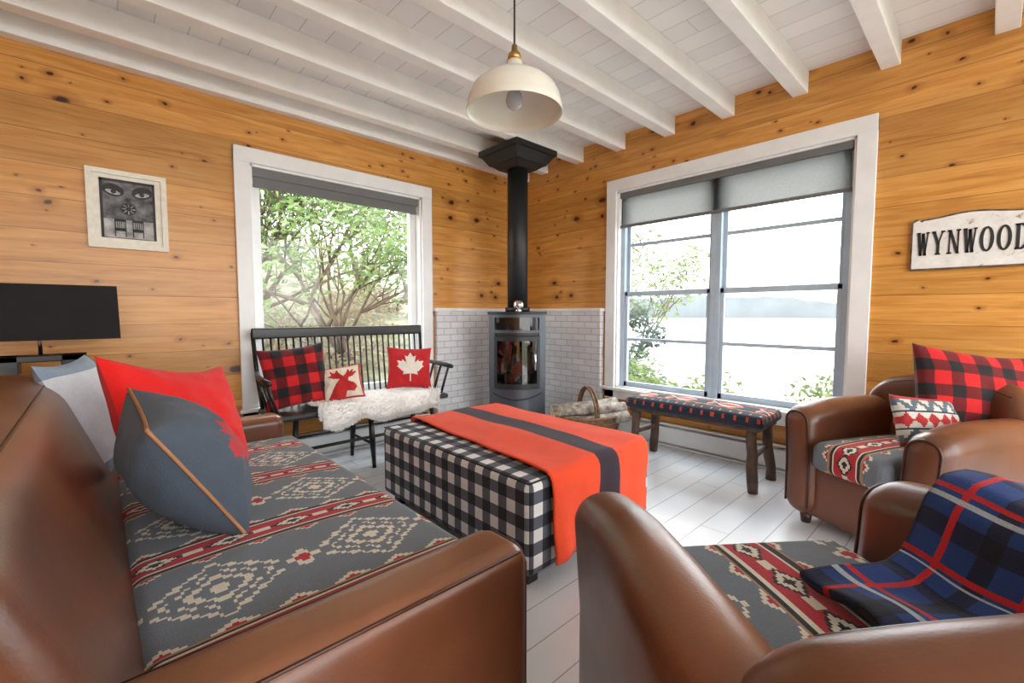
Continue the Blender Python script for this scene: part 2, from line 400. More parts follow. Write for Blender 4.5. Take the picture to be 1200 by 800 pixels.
heater('baseboard_heater',(1.5,YN,0),1.4,0); heater('baseboard_heater',(XE,1.45,0),1.7,R(-90))
# ------------------------------------------------------------ SOFA
sx,sy=.2,1.66
so=group('leather_sofa',(sx,sy,0))
def L2(x0,x1,y0,y1): return (x0-sx,x1-sx,y0-sy,y1-sy)
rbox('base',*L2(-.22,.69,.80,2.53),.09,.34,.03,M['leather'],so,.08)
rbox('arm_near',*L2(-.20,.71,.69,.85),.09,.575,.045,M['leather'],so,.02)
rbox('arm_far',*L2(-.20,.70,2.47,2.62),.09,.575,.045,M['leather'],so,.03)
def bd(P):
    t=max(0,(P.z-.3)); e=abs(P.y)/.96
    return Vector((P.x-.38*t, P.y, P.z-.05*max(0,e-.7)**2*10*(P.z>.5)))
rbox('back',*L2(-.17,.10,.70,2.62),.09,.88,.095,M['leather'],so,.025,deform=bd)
rbox('seat_cushion',*L2(.02,.74,.855,2.465),.33,.475,.045,M['fab'],so,.0062,pat=lambda a,x,y,z:pendleton(x+sx if a!=0 else z+.2,y+sy,.44,.94),puff=.018)
def front_seam(x,ya,yb,zt):
    i=.013; return [(x-i,ya+i,.12),(x-i,ya+i,zt-.045),(x-i,ya+.03,zt-.018),(x-i,ya+.045,zt-i),(x-i,yb-.045,zt-i),(x-i,yb-.03,zt-.018),(x-i,yb-i,zt-.045),(x-i,yb-i,.12)]
tubes('seams',[(front_seam(.51,-.97,-.81,.575),.004),(front_seam(.50,.81,.96,.575),.004),
  ([(-.30,-.957,.562),(.48,-.957,.562)],.0035),([(-.30,-.823,.562),(.48,-.823,.562)],.0035),
  ([tuple(bd(Vector((-.128,-.86+.09*i,.852)))) for i in range(20)],.0035)],M['leather_d'],so,6)
boxes('feet',[(x,x+.06,y,y+.06,0,.095) for x in(-.36,.40) for y in(-.9,.84)],M['dwood'],so,.005)
pillow('red_throw_pillow',.58,.46,.19,lambda u,v:(.74,.010,.008),(.23,2.07,.705),(R(-22),R(10),R(44)),44,sag=.03)
pillow('white_throw_pillow',.48,.46,.15,lambda u,v:(.66,.70,.74) if abs(v)<.17 else (.25,.33,.42),(-.02,2.40,.71),(R(-22),0,R(75)),24)
NAVY=(.060,.078,.105)
def bluep(u,v):
    if inpoly((u+.06)/.13,(v+.02)/.13+.2,LEAF): return (.48,.02,.03)
    return NAVY
pillow('wool_throw_pillow',.42,.41,.27,bluep,(.175,1.575,.675),(R(-31),R(-7),R(92)),72,piping=simple('tan_leather_piping',(.38,.17,.07),.5),pw=.5,back=NAVY)
# ------------------------------------------------------------ OTTOMAN + blanket
GW=[(.80,.79,.77),(.10,.11,.14),(.010,.011,.016)]
def ging(a,x,y,z):
    s=.052; u,v=((y,z),(x,z),(x,y))[a]
    return check(u+5,v+5,s,GW)
ot=group('gingham_ottoman',(1.635,1.78,0))
rbox('upholstery',-.445,.445,-.60,.60,.06,.445,.03,M['fab'],ot,.013,pat=ging,puff=.008)
boxes('feet',[(x,x+.06,y,y+.06,0,.065) for x in(-.40,.34) for y in(-.55,.49)],M['black'],ot,.004)
tubes('piping',[([(-.435,-.59,.44),(.435,-.59,.44),(.435,.59,.44),(-.435,.59,.44),(-.435,-.59,.44)],.004)],M['black'],ot,6)
path=[]
zt=.462
for i in range(8): path.append((.615+.004*math.sin(i),.26+i*.025))
path+= [(.607,.452)]
n=56
for i in range(n+1): path.append((.59-1.18*i/n,zt))
path+=[(-.607,.452)]
for i in range(14): path.append((-.617-.004*math.sin(i*.7),.43-i*.026))
V=[];F=[];C=[];nx=60
for j,(y,z) in enumerate(path):
    tt=(y+.6)/1.2
    x0=-.335+.085*tt; x1=.385+.035*tt
    for i in range(nx+1):
        s=i/nx; x=x0+(x1-x0)*s; nn=noise.noise(Vector((x*5,y*3.5,z*3)))
        top=abs(y)<.6
        zz=z+((.008+.012*nn+.010*(1-(x/.445)**2)*(1-(y/.6)**2)) if top else 0)
        yy=y-((.020*math.sin(s*11+1)+.012*math.sin(s*23))*max(0,.45-z)*2+.008 if y<-.605 else 0)
        xx=x+(.03*(.45-z) if y<-.6 else 0)+.010*noise.noise(Vector((s*2,y*4,8)))
        V.append((xx,yy,zz))
for j in range(len(path)-1):
    for i in range(nx):
        a=j*(nx+1)+i; F.append((a,a+1,a+nx+2,a+nx+1)); s=(i+.5)/nx
        C.append((.030,.016,.028) if .44<s<.63 else (.86,.070,.014))
bl=mk('throw_blanket',V,F,M['fab'],None,True,cols=C,loc=(1.635,1.78,0)); m=bl.modifiers.new('Solid','SOLIDIFY'); m.thickness=.008; m.offset=1
# ------------------------------------------------------------ CLUB CHAIRS
def club(loc,rz,W,D,ofs,AZ=.62,arch=.14,bfwd=0):
    c=group('leather_club_chair',loc,rz); hw=W/2; hd=D/2; ta=.175
    rbox('base',-hw+.06,hw-.06,-hd+.1,hd-.05,.05,.33,.03,M['leather'],c,.08)
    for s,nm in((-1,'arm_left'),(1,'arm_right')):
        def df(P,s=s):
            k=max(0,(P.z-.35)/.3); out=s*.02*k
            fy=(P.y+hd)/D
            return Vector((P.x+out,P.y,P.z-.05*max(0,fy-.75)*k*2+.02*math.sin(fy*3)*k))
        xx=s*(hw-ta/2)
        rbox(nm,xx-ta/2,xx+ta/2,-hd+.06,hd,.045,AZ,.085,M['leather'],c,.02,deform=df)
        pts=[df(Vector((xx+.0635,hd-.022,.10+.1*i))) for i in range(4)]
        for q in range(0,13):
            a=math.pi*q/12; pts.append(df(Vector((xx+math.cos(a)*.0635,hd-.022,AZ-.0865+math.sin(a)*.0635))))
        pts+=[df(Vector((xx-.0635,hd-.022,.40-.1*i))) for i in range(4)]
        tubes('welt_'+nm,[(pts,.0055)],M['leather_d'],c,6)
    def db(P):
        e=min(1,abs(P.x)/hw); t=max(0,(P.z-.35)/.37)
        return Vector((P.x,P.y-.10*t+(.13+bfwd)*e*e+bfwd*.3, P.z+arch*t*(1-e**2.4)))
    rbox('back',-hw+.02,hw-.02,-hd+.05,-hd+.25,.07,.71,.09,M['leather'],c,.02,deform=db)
    pts=[]
    for q in range(25):
        x=(-1+2*q/24)*(hw-.11); pts.append(db(Vector((x,-hd+.25-.028,.71-.029))))
    tubes('welt_back',[(pts,.0045)],M['leather_d'],c,6)
    rbox('seat_cushion',-hw+ta+.005,hw-ta-.005,-hd+.22,hd+.015,.32,.465,.045,M['fab'],c,.0065,
         pat=lambda a,x,y,z:pendleton(y if a!=1 else z,x,.52,ofs,1.35),puff=.02)
    tubes('feet',[([(x,y,0),(x,y,.06)],[.022,.03]) for x in(-hw+.1,hw-.1) for y in(-hd+.15,hd-.08)],M['dwood'],c,10)
    return c
club((2.885,.24,0),R(63),.72,.82,.0,.63,.08)
BL,BR=(1.012,.088,0),R(-38)
cb=club(BL,BR,.95,.92,-.02,.66,.14,.0)
path=[(.00,.492),(.06,.50),(.12,.505),(.18,.51),(.23,.535),(.262,.59),(.290,.655),(.33,.698),(.39,.710),(.44,.70),(.495,.665),(.518,.57),(.520,.47),(.520,.38)]
V=[];F=[];C=[]; PP=[]
for i in range(len(path)-1):
    for q in range(5):
        t=q/5; PP.append((path[i][0]*(1-t)+path[i+1][0]*t,path[i][1]*(1-t)+path[i+1][1]*t))
PP.append(path[-1]); ny=70
arc=0
def plaid(u,v):
    p=u%.16; q=v%.16; c=[.012,.045,.19]
    if p<.04 or q<.04: c=[.008,.015,.05]
    if p<.04 and q<.04: c=[.005,.008,.02]
    if abs(p-.10)<.007 or abs(q-.10)<.007: c=[.50,.015,.02]
    if abs(p-.075)<.003 or abs(q-.075)<.003: c=[.40,.45,.50]
    return c
for j,(x,z) in enumerate(PP):
    for i in range(ny+1):
        s=i/ny; y=-.26+.46*s+ .10*(x-.2)
        nn=noise.noise(Vector((x*7,y*7,3.3)))
        V.append((x+.01*nn,y+(.06*(x<.15)*(.15-x)*(s-.3)*8),z+.014+.014*nn+.008*math.sin(s*12+x*9)))
for j in range(len(PP)-1):
    arc+=math.hypot(PP[j+1][0]-PP[j][0],PP[j+1][1]-PP[j][1])
    for i in range(ny):
        a=j*(ny+1)+i; F.append((a,a+ny+1,a+ny+2,a+1)); C.append(plaid(arc,i/ny*.46+.03))
th=mk('plaid_throw_blanket',V,F,M['fab'],None,True,cols=C,loc=BL,rot=(0,0,BR)); m=th.modifiers.new('Solid','SOLIDIFY'); m.thickness=.02; m.offset=1
pillow('buffalo_check_pillow',.52,.46,.17,buffalo(.062),(3.04,.05,.70),(R(-16),R(8),R(-48)),56)
def isle(u,v):
    a=abs(v); 
    if a<.035: return (.45,.03,.03) if abs((u/.06)%1-.5)*2+a/.035<1 else (.62,.58,.5)
    if a<.045: return (.03,.04,.06)
    if a<.10:
        d=abs((u/.08)%1-.5)*2; d=round(d*4)/4; h=(a-.045)/.055
        return (.10,.13,.16) if abs(d-h)<.35 else (.60,.57,.5)
    if a<.115: return (.4,.03,.03)
    return (.15,.18,.2)
pillow('nordic_pattern_pillow',.34,.24,.12,isle,(2.78,.18,.60),(R(-20),R(5),R(-36)),60)
# ------------------------------------------------------------ WINDSOR BENCH
b=group('spindle_back_bench',(1.415,3.16,0)); hw=.635
rbox('seat',-hw,hw,-.22,.20,.425,.46,.015,M['black'],b,.05)
L=[]
for i in range(25):
    x=-hw+.06+(2*hw-.12)*i/24; L.append(([(x,.16,.45),(x*1.01,.20,.72),(x*1.02,.225,.95)],.0075))
for s in(-1,1): L.append(([(s*(hw-.02),.16,.45),(s*(hw-.0),.2,.72),(s*(hw+.01),.23,.97)],.014))
tubes('spindles',L,M['black'],b,8)
rbox('crest_rail',-hw-.02,hw+.02,.212,.237,.925,1.0,.012,M['black'],b,.04)
L=[]
for s in(-1,1):
    L.append(([(s*(hw),.20,.70),(s*(hw+.03),.05,.69),(s*(hw+.04),-.12,.68),(s*(hw+.03),-.22,.675)],[.014,.016,.02,.016]))
    for yy in(-.17,-.06,.05): L.append(([(s*(hw-.03),yy+.02,.45),(s*(hw+.035),yy,.68)],.010))
tubes('arms',L,M['black'],b,10)
L=[]
for x in(-.5,0,.5):
    for yy,fy in((-.15,-.20),(.13,.18)): L.append(([(x,yy,.43),(x*1.05,(yy+fy)/2,.2),(x*1.1,fy,0)],[.016,.021,.013]))
    L.append(([(x*1.06,-.18,.17),(x*1.06,.155,.17)],.010))
L.append(([(-.53,-.01,.17),(.53,-.01,.17)],.010)); L.append(([(-.53,.158,.22),(.53,.158,.22)],.010)); L.append(([(-.53,-.17,.22),(.53,-.17,.22)],.010))
tubes('legs',L,M['black'],b,10)
V=[];F=[]; nx,ny=60,44
def sk(u,v):
    x=-.36+u*.88; wv=.05*noise.noise(Vector((u*4,0,1)))
    l=v*(.50+.07*noise.noise(Vector((u*5,2,3))))
    y=.16-l; z=.475
    if y<-.225: z=.475-(-.225-y)*1.0; y=-.235
    x+=.05*noise.noise(Vector((v*4,u*2,7)))*(abs(u-.5)*2)
    return Vector((x+wv*(v-.5),y,z))
for i in range(nx+1):
    for j in range(ny+1):
        p=sk(i/nx,j/ny); q=noise.noise(p*14)*.016+noise.noise(p*40)*.007+.022
        e=min(1,min(i,nx-i,j,ny-j)/5); V.append(p+Vector((0,-.5*q,q))*(.3+.7*e))
for i in range(nx):
    for j in range(ny):
        a=i*(ny+1)+j; F.append((a,a+ny+1,a+ny+2,a+1))
for k in range(9000):
    u,v=random.random(),random.random()**.8
    if random.random()<.25: u=random.choice((0,1))
    elif random.random()<.25: v=1
    p=sk(u,v)+Vector((0,-.008,.016)); d=Vector((random.uniform(-1,1)+(u<.01)*-1+(u>.99)*1,random.uniform(-1.2,.2),random.uniform(-.2,.7))).normalized()
    if v>.93: d=Vector((random.uniform(-.6,.6),random.uniform(-.8,0),-1)).normalized()
    w_=d.orthogonal().normalized()*.006; l=random.uniform(.015,.035)
    a=len(V); V+= [p-w_,p+w_,p+d*l*.6+w_*.8+Vector((0,0,-.003)),p+d*l]; F.append((a,a+1,a+2,a+3))
mk('sheepskin_rug',V,F,M['sheep'],None,True,loc=(1.415,3.16,0))
pillow('buffalo_check_pillow',.42,.42,.15,buffalo(.07),(.98,3.20,.675),(R(-14),R(-6),R(-8)),48)
pillow('moose_pillow',.28,.25,.10,lambda u,v:(.5,.02,.02) if (inpoly(u/.105,(v+.01)/.105,MOOSE) or abs(v)>.113 or abs(u)>.128) else (.76,.68,.54),(1.25,3.09,.61),(R(-20),R(-8),R(-22)),64)
pillow('maple_leaf_pillow',.36,.34,.13,leafpat((.50,.014,.018),(.76,.71,.62),.165,0,.0),(1.84,3.19,.66),(R(-15),R(3),R(-22)),80)
# ------------------------------------------------------------ STOOL BENCH
st=group('upholstered_log_bench',(3.07,1.375,0))
DK=(.010,.018,.032)
def fish(a,x,y,z):
    if a==2:
        ax=abs(x)
        if ax<.075:
            q=(y/.30)%1
            if q<.72: 
                wd=.064*math.sin(math.pi*min(1,q/.58)) if q<.56 else .064*(q-.52)/.20
                if ax<wd: return (.50,.03,.03) if ax<wd*.55 else (.66,.56,.40)
            return DK
        if ax<.081: return (.45,.25,.12)
        if ax<.110: return (.48,.03,.03) if (abs((y/.07)%1-.5)*2+(ax-.081)/.029)<.8 else DK
        if ax<.125: return (.015,.040,.045)
        return (.40,.30,.18) if abs(((y/.06)%1)-.5)*2<.18 and ax<.155 else DK
    u=(y if a==0 else x)
    return (.45,.05,.04) if abs(((u/.07)%1)-.5)*2<.25 and z>.435 else DK
rbox('cushion',-.19,.19,-.475,.475,.40,.475,.03,M['fab'],st,.008,pat=fish,puff=.02)
boxes('frame',[(-.17,.17,-.45,.45,.375,.405)],M['rustic'],st,.01)
def logp(p0,p1,r): 
    p0=Vector(p0);p1=Vector(p1); return ([p0.lerp(p1,t)+Vector((random.uniform(-.006,.006),random.uniform(-.006,.006),0)) for t in(0,.2,.4,.6,.8,1)],[r*random.uniform(.88,1.12) for _ in range(6)])
L=[]
for x in(-.14,.14):
    for y in(-.40,.40): L.append(logp((x*.95,y,.385),(x*1.2,y*1.06,0),.031))
for y in(-.405,.405): L.append(logp((-.15,y,.22),(.15,y,.22),.018))
tubes('log_legs',L,M['rustic'],st,12)
# ------------------------------------------------------------ LOG BASKET
ba=group('firewood_basket',(3.0,2.28,0),R(-30)); L=[]
def ell(k,n,z,r,ph): a=2*math.pi*k/n; o=1+.02*(1 if (k+ph)%2 else -1); return ((.23+r)*math.cos(a)*o,(.16+r)*math.sin(a)*o,z)
for i in range(14):
    z=.015+i*.0165; r=.035*(i/13); L.append(([ell(k,36,z,r,i) for k in range(37)],.009))
for k in range(18):
    a=2*math.pi*k/18; L.append(([(.23*math.cos(a),.16*math.sin(a),0),(.265*math.cos(a),.195*math.sin(a),.25)],.006))
L.append(([ell(k,36,.25,.036,0) for k in range(37)],.014))
for o in(-.012,.012): L.append(([(o,-.195*math.cos(math.pi*k/16),.25+.23*math.sin(math.pi*k/16)) for k in range(17)],.011))
tubes('wicker',L,M['wick'],ba,8)
lathe('basket_bottom',[(.001,.012),(.2,.012)],M['wick'],ba).scale=(1.1,.78,1)
L=[];E=[]
for (y,z,r,dx,dz) in[(-.09,.10,.055,.0,.0),(.03,.09,.06,.01,0),(.11,.12,.045,-.01,0),(-.10,.215,.05,.02,.03),(.0,.215,.055,-.02,-.02),(.09,.225,.05,.0,.03),(-.05,.305,.048,.02,.0),(.05,.31,.045,-.01,.02)]:
    ln=.20 if z<.2 else .29
    L.append(([(-ln+dx,y,z-dz),(0,y+.004,z),(ln+dx,y,z+dz)],[r,r*.97,r]))
    for s in(-1,1): E.append(([(s*ln+dx-.001*s,y,z+s*dz),(s*ln+dx+.003*s,y,z+s*dz)],r*.9))
tubes('logs',L,M['log'],ba,12); tubes('log_ends',E,M['logend'],ba,12,smooth=False)
# ------------------------------------------------------------ STOVE
sv=group('wood_stove',(2.80,2.93,0),R(-45))
def ay(x,o=0): return -.10-.12*(1-(x/.25)**2)-o
def prism(name,hx,yb,z0,z1,mat,inset=0,bevel=.006,o=0):
    k=20
    out=[(hx,yb),(-hx,yb)]+[(-hx+2*hx*i/k, ay(-hx+2*hx*i/k,o)) for i in range(k+1)]
    n=len(out); V=[(x,y,z0) for x,y in out]+[(x,y,z1) for x,y in out]
    F=[tuple(reversed(range(n))),tuple(range(n,2*n))]+[(i,(i+1)%n,n+(i+1)%n,n+i) for i in range(n)]
    return bev(mk(name,V,F,mat,sv),bevel)
prism('plinth',.22,.18,0,.05,M['blackm'],o=-.03); prism('lower_body',.25,.20,.05,.44,M['steel']); prism('upper_body',.25,.20,.90,1.09,M['blackm'],o=-.004)
prism('top_plate',.262,.21,1.09,1.115,M['blackm'],o=.012)
boxes('firebox',[(-.25,-.205,-.11,.20,.44,.90),(.205,.25,-.11,.20,.44,.90),(-.205,.205,.15,.20,.44,.90)],M['blackm'],sv)
def arcp(name,x0,x1,z0,z1,o,mat,th=.012,nseg=16):
    V=[];F=[]
    for i in range(nseg+1):
        x=x0+(x1-x0)*i/nseg; y=ay(x,o)
        V+=[(x,y,z0),(x,y,z1),(x,y+th,z1),(x,y+th,z0)]
    for i in range(nseg):
        for q in range(4): a=i*4+q;b_=i*4+(q+1)%4; F.append((a,a+4,b_+4,b_))
    F+=[(0,1,2,3),tuple(reversed((nseg*4,nseg*4+1,nseg*4+2,nseg*4+3)))]
    return mk(name,V,F,mat,sv)
arcp('door_glass',-.18,.18,.48,.86,.004,M['fireglass'],.004); arcp('upper_glass',-.18,.18,.95,1.07,.006,M['blackglass'],.006)
for (a_,b_,c_,d_,mt) in[(-.25,-.195,.44,1.09,'steel'),(.195,.25,.44,1.09,'steel')]:
    arcp('front_post',a_,b_,c_,d_,.008,M[mt],.02)
for (c_,d_,mt) in[(.44,.485,'blackm'),(.86,.90,'blackm'),(.93,.955,'steel'),(1.065,1.09,'steel')]:
    arcp('door_rail',-.20,.20,c_,d_,.010,M[mt],.02)
for a_,b_ in((-.20,-.175),(.175,.20)): arcp('door_stile',a_,b_,.48,.87,.010,M['blackm'],.02)
tubes('ash_drawer_arc',[([(x/100,ay(x/100,.006),.40-.05*(1-(x/22)**2)) for x in range(-22,23,2)],.006)],M['blackm'],sv,6)
tubes('door_handle',[([(.16,-.19,.60),(.16,-.225,.62),(.16,-.225,.74),(.16,-.19,.76)],.008)],M['chrome'],sv,8)
L=[([(-.11,-.02,.50),(.11,.03,.52)],.04),([(-.10,.06,.50),(.11,.03,.53)],.04),([(-.12,-.05,.58),(-.08,.05,.80)],.035),([(.10,-.05,.56),(.07,.05,.80)],.035),([(-.02,-.07,.56),(.0,.0,.80)],.038),([(.05,-.05,.56),(.02,.05,.74)],.03)]
tubes('fire_logs',L,M['logend'],sv,10)
tubes('flue_pipe',[([(0,.03,1.11),(0,.03,2.40)],.092)],M['blackm'],sv,32)
lathe('pipe_collar',[(.092,0),(.112,0),(.112,.04),(.092,.04)],M['blackm'],sv,32,loc=(0,.03,1.115))
def ring(name,s,z0,z1,s2):
    V=[(-s,-s,z0),(s,-s,z0),(s,s,z0),(-s,s,z0),(-s2,-s2,z1),(s2,-s2,z1),(s2,s2,z1),(-s2,s2,z1)]
    o=mk(name,V,BF,M['blackm'],sv); o.location=(0,.03,0); o.rotation_euler=(0,0,R(45)); bev(o,.004)
ring('ceiling_support_plate',.25,2.49,2.54,.25); ring('ceiling_support_box',.18,2.41,2.49,.235); ring('ceiling_support_trim',.115,2.37,2.41,.17)
fan=group('glass_stove_top_ornament',(2.67,2.78,1.113),R(-45))
lathe('silver_globe',[(.001,.105)]+[(.045*math.sin(R(a)),.058+.047*math.cos(R(a))) for a in range(10,150,12)]+[(.026,.014),(.034,.0),(.001,.0)],M['chrome'],fan,24)
# ------------------------------------------------------------ PENDANT
pe=group('pendant_lamp',(1.31,1.39,0)); z=1.945
lathe('shade',[(.198,z-.018),(.200,z-.004),(.196,z+.010),(.188,z+.045),(.170,z+.082),(.135,z+.112),(.090,z+.130),(.055,z+.140),(.042,z+.150),(.038,z+.150),(.054,z+.134),(.088,z+.124),(.132,z+.106),(.165,z+.076),(.184,z+.040),(.192,z+.008),(.194,z-.018),(.198,z-.018)],M['cream'],pe,64)
lathe('neck',[(.001,z+.195),(.026,z+.195),(.034,z+.185),(.040,z+.15),(.05,z+.142)],M['cream'],pe,32)
lathe('brass_fitting',[(.001,z+.255),(.012,z+.255),(.014,z+.225),(.026,z+.22),(.030,z+.195),(.001,z+.195)],M['brass'],pe,32)
tubes('cord',[([(0,0,z+.25),(0,0,HC-.03)],.004)],M['dwood'],pe,8)
lathe('ceiling_canopy',[(.001,HC-.04),(.05,HC-.035),(.055,HC-.001)],M['cream'],pe,32)
tubes('bulb_socket',[([(0,0,z+.145),(0,0,z+.085)],.022)],M['brass'],pe,16)
g=G('frosted_bulb_glass'); g.set(g.ramp(g.noise(g.coord(),3,2),[(0,(.40,.42,.45)),(1,(.50,.52,.55))]),.15); M['bulb']=g.m
lathe('bulb',[(.015,z+.085),(.030,z+.06),(.036,z+.035),(.030,z+.012),(.015,z),(.001,z-.004)],M['bulb'],pe,24)
# ------------------------------------------------------------ TABLE LAMP + side table
ta=group('side_table',(-.22,3.14,0))
boxes('table',[(-.30,.30,-.25,.25,.58,.62)]+[(x,x+.04,y,y+.04,0,.58) for x in(-.28,.24) for y in(-.23,.19)]+[(-.28,.28,-.23,.23,.18,.20)],M['black'],ta,.004)
la=group('table_lamp',(-.20,3.12,.62))
o=[(-.29,-.14,.355),(.29,-.14,.355),(.29,.14,.355),(-.29,.14,.355),(-.285,-.135,.615),(.285,-.135,.615),(.285,.135,.615),(-.285,.135,.615)]
sh=mk('shade',o,BF[2:],M['shade_b'],la); m=sh.modifiers.new('S','SOLIDIFY'); m.thickness=.006
boxes('base',[(-.16,.16,-.06,.06,0,.04),(-.16,-.07,-.06,.06,.03,.28),(.07,.16,-.06,.06,.03,.28),(-.16,.16,-.06,.06,.25,.28)],M['black'],la,.004)
tubes('stem',[([(0,0,.27),(0,0,.46)],.008)],M['chrome'],la,10)
lathe('bulb',[(.015,.44),(.03,.47),(.033,.50),(.02,.53),(.001,.54)],M['bulb'],la,20)
# ------------------------------------------------------------ PICTURE
pf=group('framed_photograph',(.172,YN-.001,1.705))
W2,H2=.182,.225
boxes('frame',[(-W2,-W2+.028,-.025,0,-H2,H2),(W2-.028,W2,-.025,0,-H2,H2),(-W2+.028,W2-.028,-.025,0,H2-.028,H2),(-W2+.028,W2-.028,-.025,0,-H2,-H2+.028),(-W2+.02,W2-.02,-.010,0,-H2+.02,H2-.02)],M['ivory'],pf)
boxes('print',[(-.125,.125,-.012,-.010,-.165,.175)],M['mgrey'],pf)
boxes('print_floor',[(-.115,.115,-.0124,-.012,-.16,-.055)],M['lgrey'],pf)
L=[(-.125,.125,-.0128,-.012,.160,.175),(-.125,-.112,-.0128,-.012,-.165,.175),(.112,.125,-.0128,-.012,-.165,.175)]
for cx_ in(-.040,.040):
    L+=[(cx_-.026,cx_+.026,-.014,-.012,-.122,-.104),(cx_-.026,cx_-.021,-.014,-.012,-.155,-.055),(cx_+.021,cx_+.026,-.014,-.012,-.155,-.055),(cx_-.026,cx_+.026,-.014,-.012,-.066,-.052)]
    for q in range(4): L.append((cx_-.014+q*.009,cx_-.010+q*.009,-.014,-.012,-.112,-.06))
boxes('print_chairs',L,M['dgrey'],pf)
e=lathe('print_disc',[(.001,.0),(.036,.0)],M['dgrey'],pf,24,loc=(0,-.0132,.010)); e.rotation_euler=(R(90),0,0)
tubes('print_rays',[([(.012*math.cos(a/8*6.283),-.0135,.010+.012*math.sin(a/8*6.283)),(.031*math.cos(a/8*6.283),-.0135,.010+.031*math.sin(a/8*6.283))],.0022) for a in range(8)],M['lgrey'],pf,6)
for s in(-1,1):
    e=lathe('print_brow',[(.001,.0),(.050,.0)],M['dgrey'],pf,24,loc=(s*.066,-.0142,.112)); e.rotation_euler=(R(90),R(-14*s),0); e.scale=(1,.70,1)
    e=lathe('print_eye',[(.001,.0),(.034,.0)],M['lgrey'],pf,24,loc=(s*.066,-.0150,.100)); e.rotation_euler=(R(90),R(-12*s),0); e.scale=(1,.36,1)
    e=lathe('print_pupil',[(.001,.0),(.012,.0)],M['dgrey'],pf,24,loc=(s*.064,-.0158,.102)); e.rotation_euler=(R(90),0,0)
# ------------------------------------------------------------ SIGN
g=G('weathered_white_sign'); n=g.noise(g.coord(),14,6,.7)
g.set(g.ramp(n,[(.33,(.30,.20,.11)),(.39,(.74,.72,.68)),(.7,(.88,.87,.84))]),.7); M['sign']=g.m
M['rust']=simple('sign_worn_edge',(.16,.10,.06),.8,var=.5,scale=30)
sg=group('wooden_name_sign',(XE-.001,.095,1.495),R(-90))
def outline(sw,sh_):
    P=[]
    for i in range(41):
        x=-sw+2*sw*i/40; t=abs(x)/sw
        if t<.82: h=.86+.14*(math.cos(t/.82*math.pi)*.5+.5)
        elif t<.88: h=.86-.10*(t-.82)/.06
        else: h=.90-.10*((t-.88)/.12)**2
        P.append((x,sh_*h))
    Q=[(x,-sh_*.96) for x,y in reversed(P)]
    return P+Q
def slab(name,P,y0,y1,mat,par):
    n=len(P); V=[(x,y0,z) for x,z in P]+[(x,y1,z) for x,z in P]
    F=[tuple(range(n)),tuple(reversed(range(n,2*n)))]+[(i,n+i,n+(i+1)%n,(i+1)%n) for i in range(n)]
    return mk(name,V,F,mat,par)
slab('board_edge',outline(.243,.157),-.018,0,M['rust'],sg); slab('board',outline(.234,.147),-.022,-.004,M['sign'],sg)
TK,TN,SF=.26,.12,.065
GL={'W':[((.12,1),(.32,0),TK),((.32,0),(.50,.92),TN),((.48,.92),(.68,0),TK),((.68,0),(.88,1),TN),((-.02,.97),(.28,.97),'s'),((.36,.93),(.62,.93),'s'),((.74,.97),(1.02,.97),'s')],
 'Y':[((.14,1),(.50,.45),TK),((.86,1),(.52,.45),TN),((.50,.5),(.50,0),TK),((-.02,.97),(.32,.97),'s'),((.70,.97),(1.02,.97),'s'),((.28,.03),(.72,.03),'s')],
 'N':[((.17,0),(.17,1),TN),((.18,1),(.82,0),TK),((.84,0),(.84,1),TN),((-.02,.03),(.36,.03),'s'),((-.02,.97),(.26,.97),'s'),((.66,.97),(1.02,.97),'s')],
 'O':[],'D':[((.20,0),(.20,1),TK),((.0,.03),(.5,.03),'s'),((.0,.97),(.5,.97),'s')]}
V=[];F=[]
LW,LH,X_0,Z_0=.0510,.130,-.214,-.068
def quad(P4):
    b=len(V)
    for dy in(-.0255,-.0215):
        for (x,z) in P4: V.append((x,dy,z))
    F.extend([(b,b+1,b+2,b+3),(b+7,b+6,b+5,b+4)]+[(b+i,b+4+i,b+4+(i+1)%4,b+(i+1)%4) for i in range(4)])
for i,ch in enumerate('WYNWOOD'):
    ox=X_0+i*.0622
    T_=lambda x,z: (ox+x*LW,Z_0+z*LH)
    for (p0,p1,wd) in GL[ch]:
        if wd=='s':
            a_=T_(p0[0],p0[1]-SF/2);b_=T_(p1[0],p1[1]+SF/2); quad([(a_[0],a_[1]),(b_[0],a_[1]),(b_[0],b_[1]),(a_[0],b_[1])])
        else:
            h=wd/2; quad([T_(p0[0]-h,p0[1]),T_(p0[0]+h,p0[1]),T_(p1[0]+h,p1[1]),T_(p1[0]-h,p1[1])])
    if ch in'OD':
        a0,a1=(0,360) if ch=='O' else (-90,90); n_=24
        cxl=.5 if ch=='O' else .40; ro,ri=(.52,.25) if ch=='O' else (.60,.32)
        for q in range(n_):
            t0,t1=R(a0+(a1-a0)*q/n_),R(a0+(a1-a0)*(q+1)/n_)
            quad([T_(cxl+ri*math.cos(t0),.5+.42*math.sin(t0)),T_(cxl+ro*math.cos(t0),.5+.51*math.sin(t0)),T_(cxl+ro*math.cos(t1),.5+.51*math.sin(t1)),T_(cxl+ri*math.cos(t1),.5+.42*math.sin(t1))])
mk('lettering',V,F,M['letters'],sg)
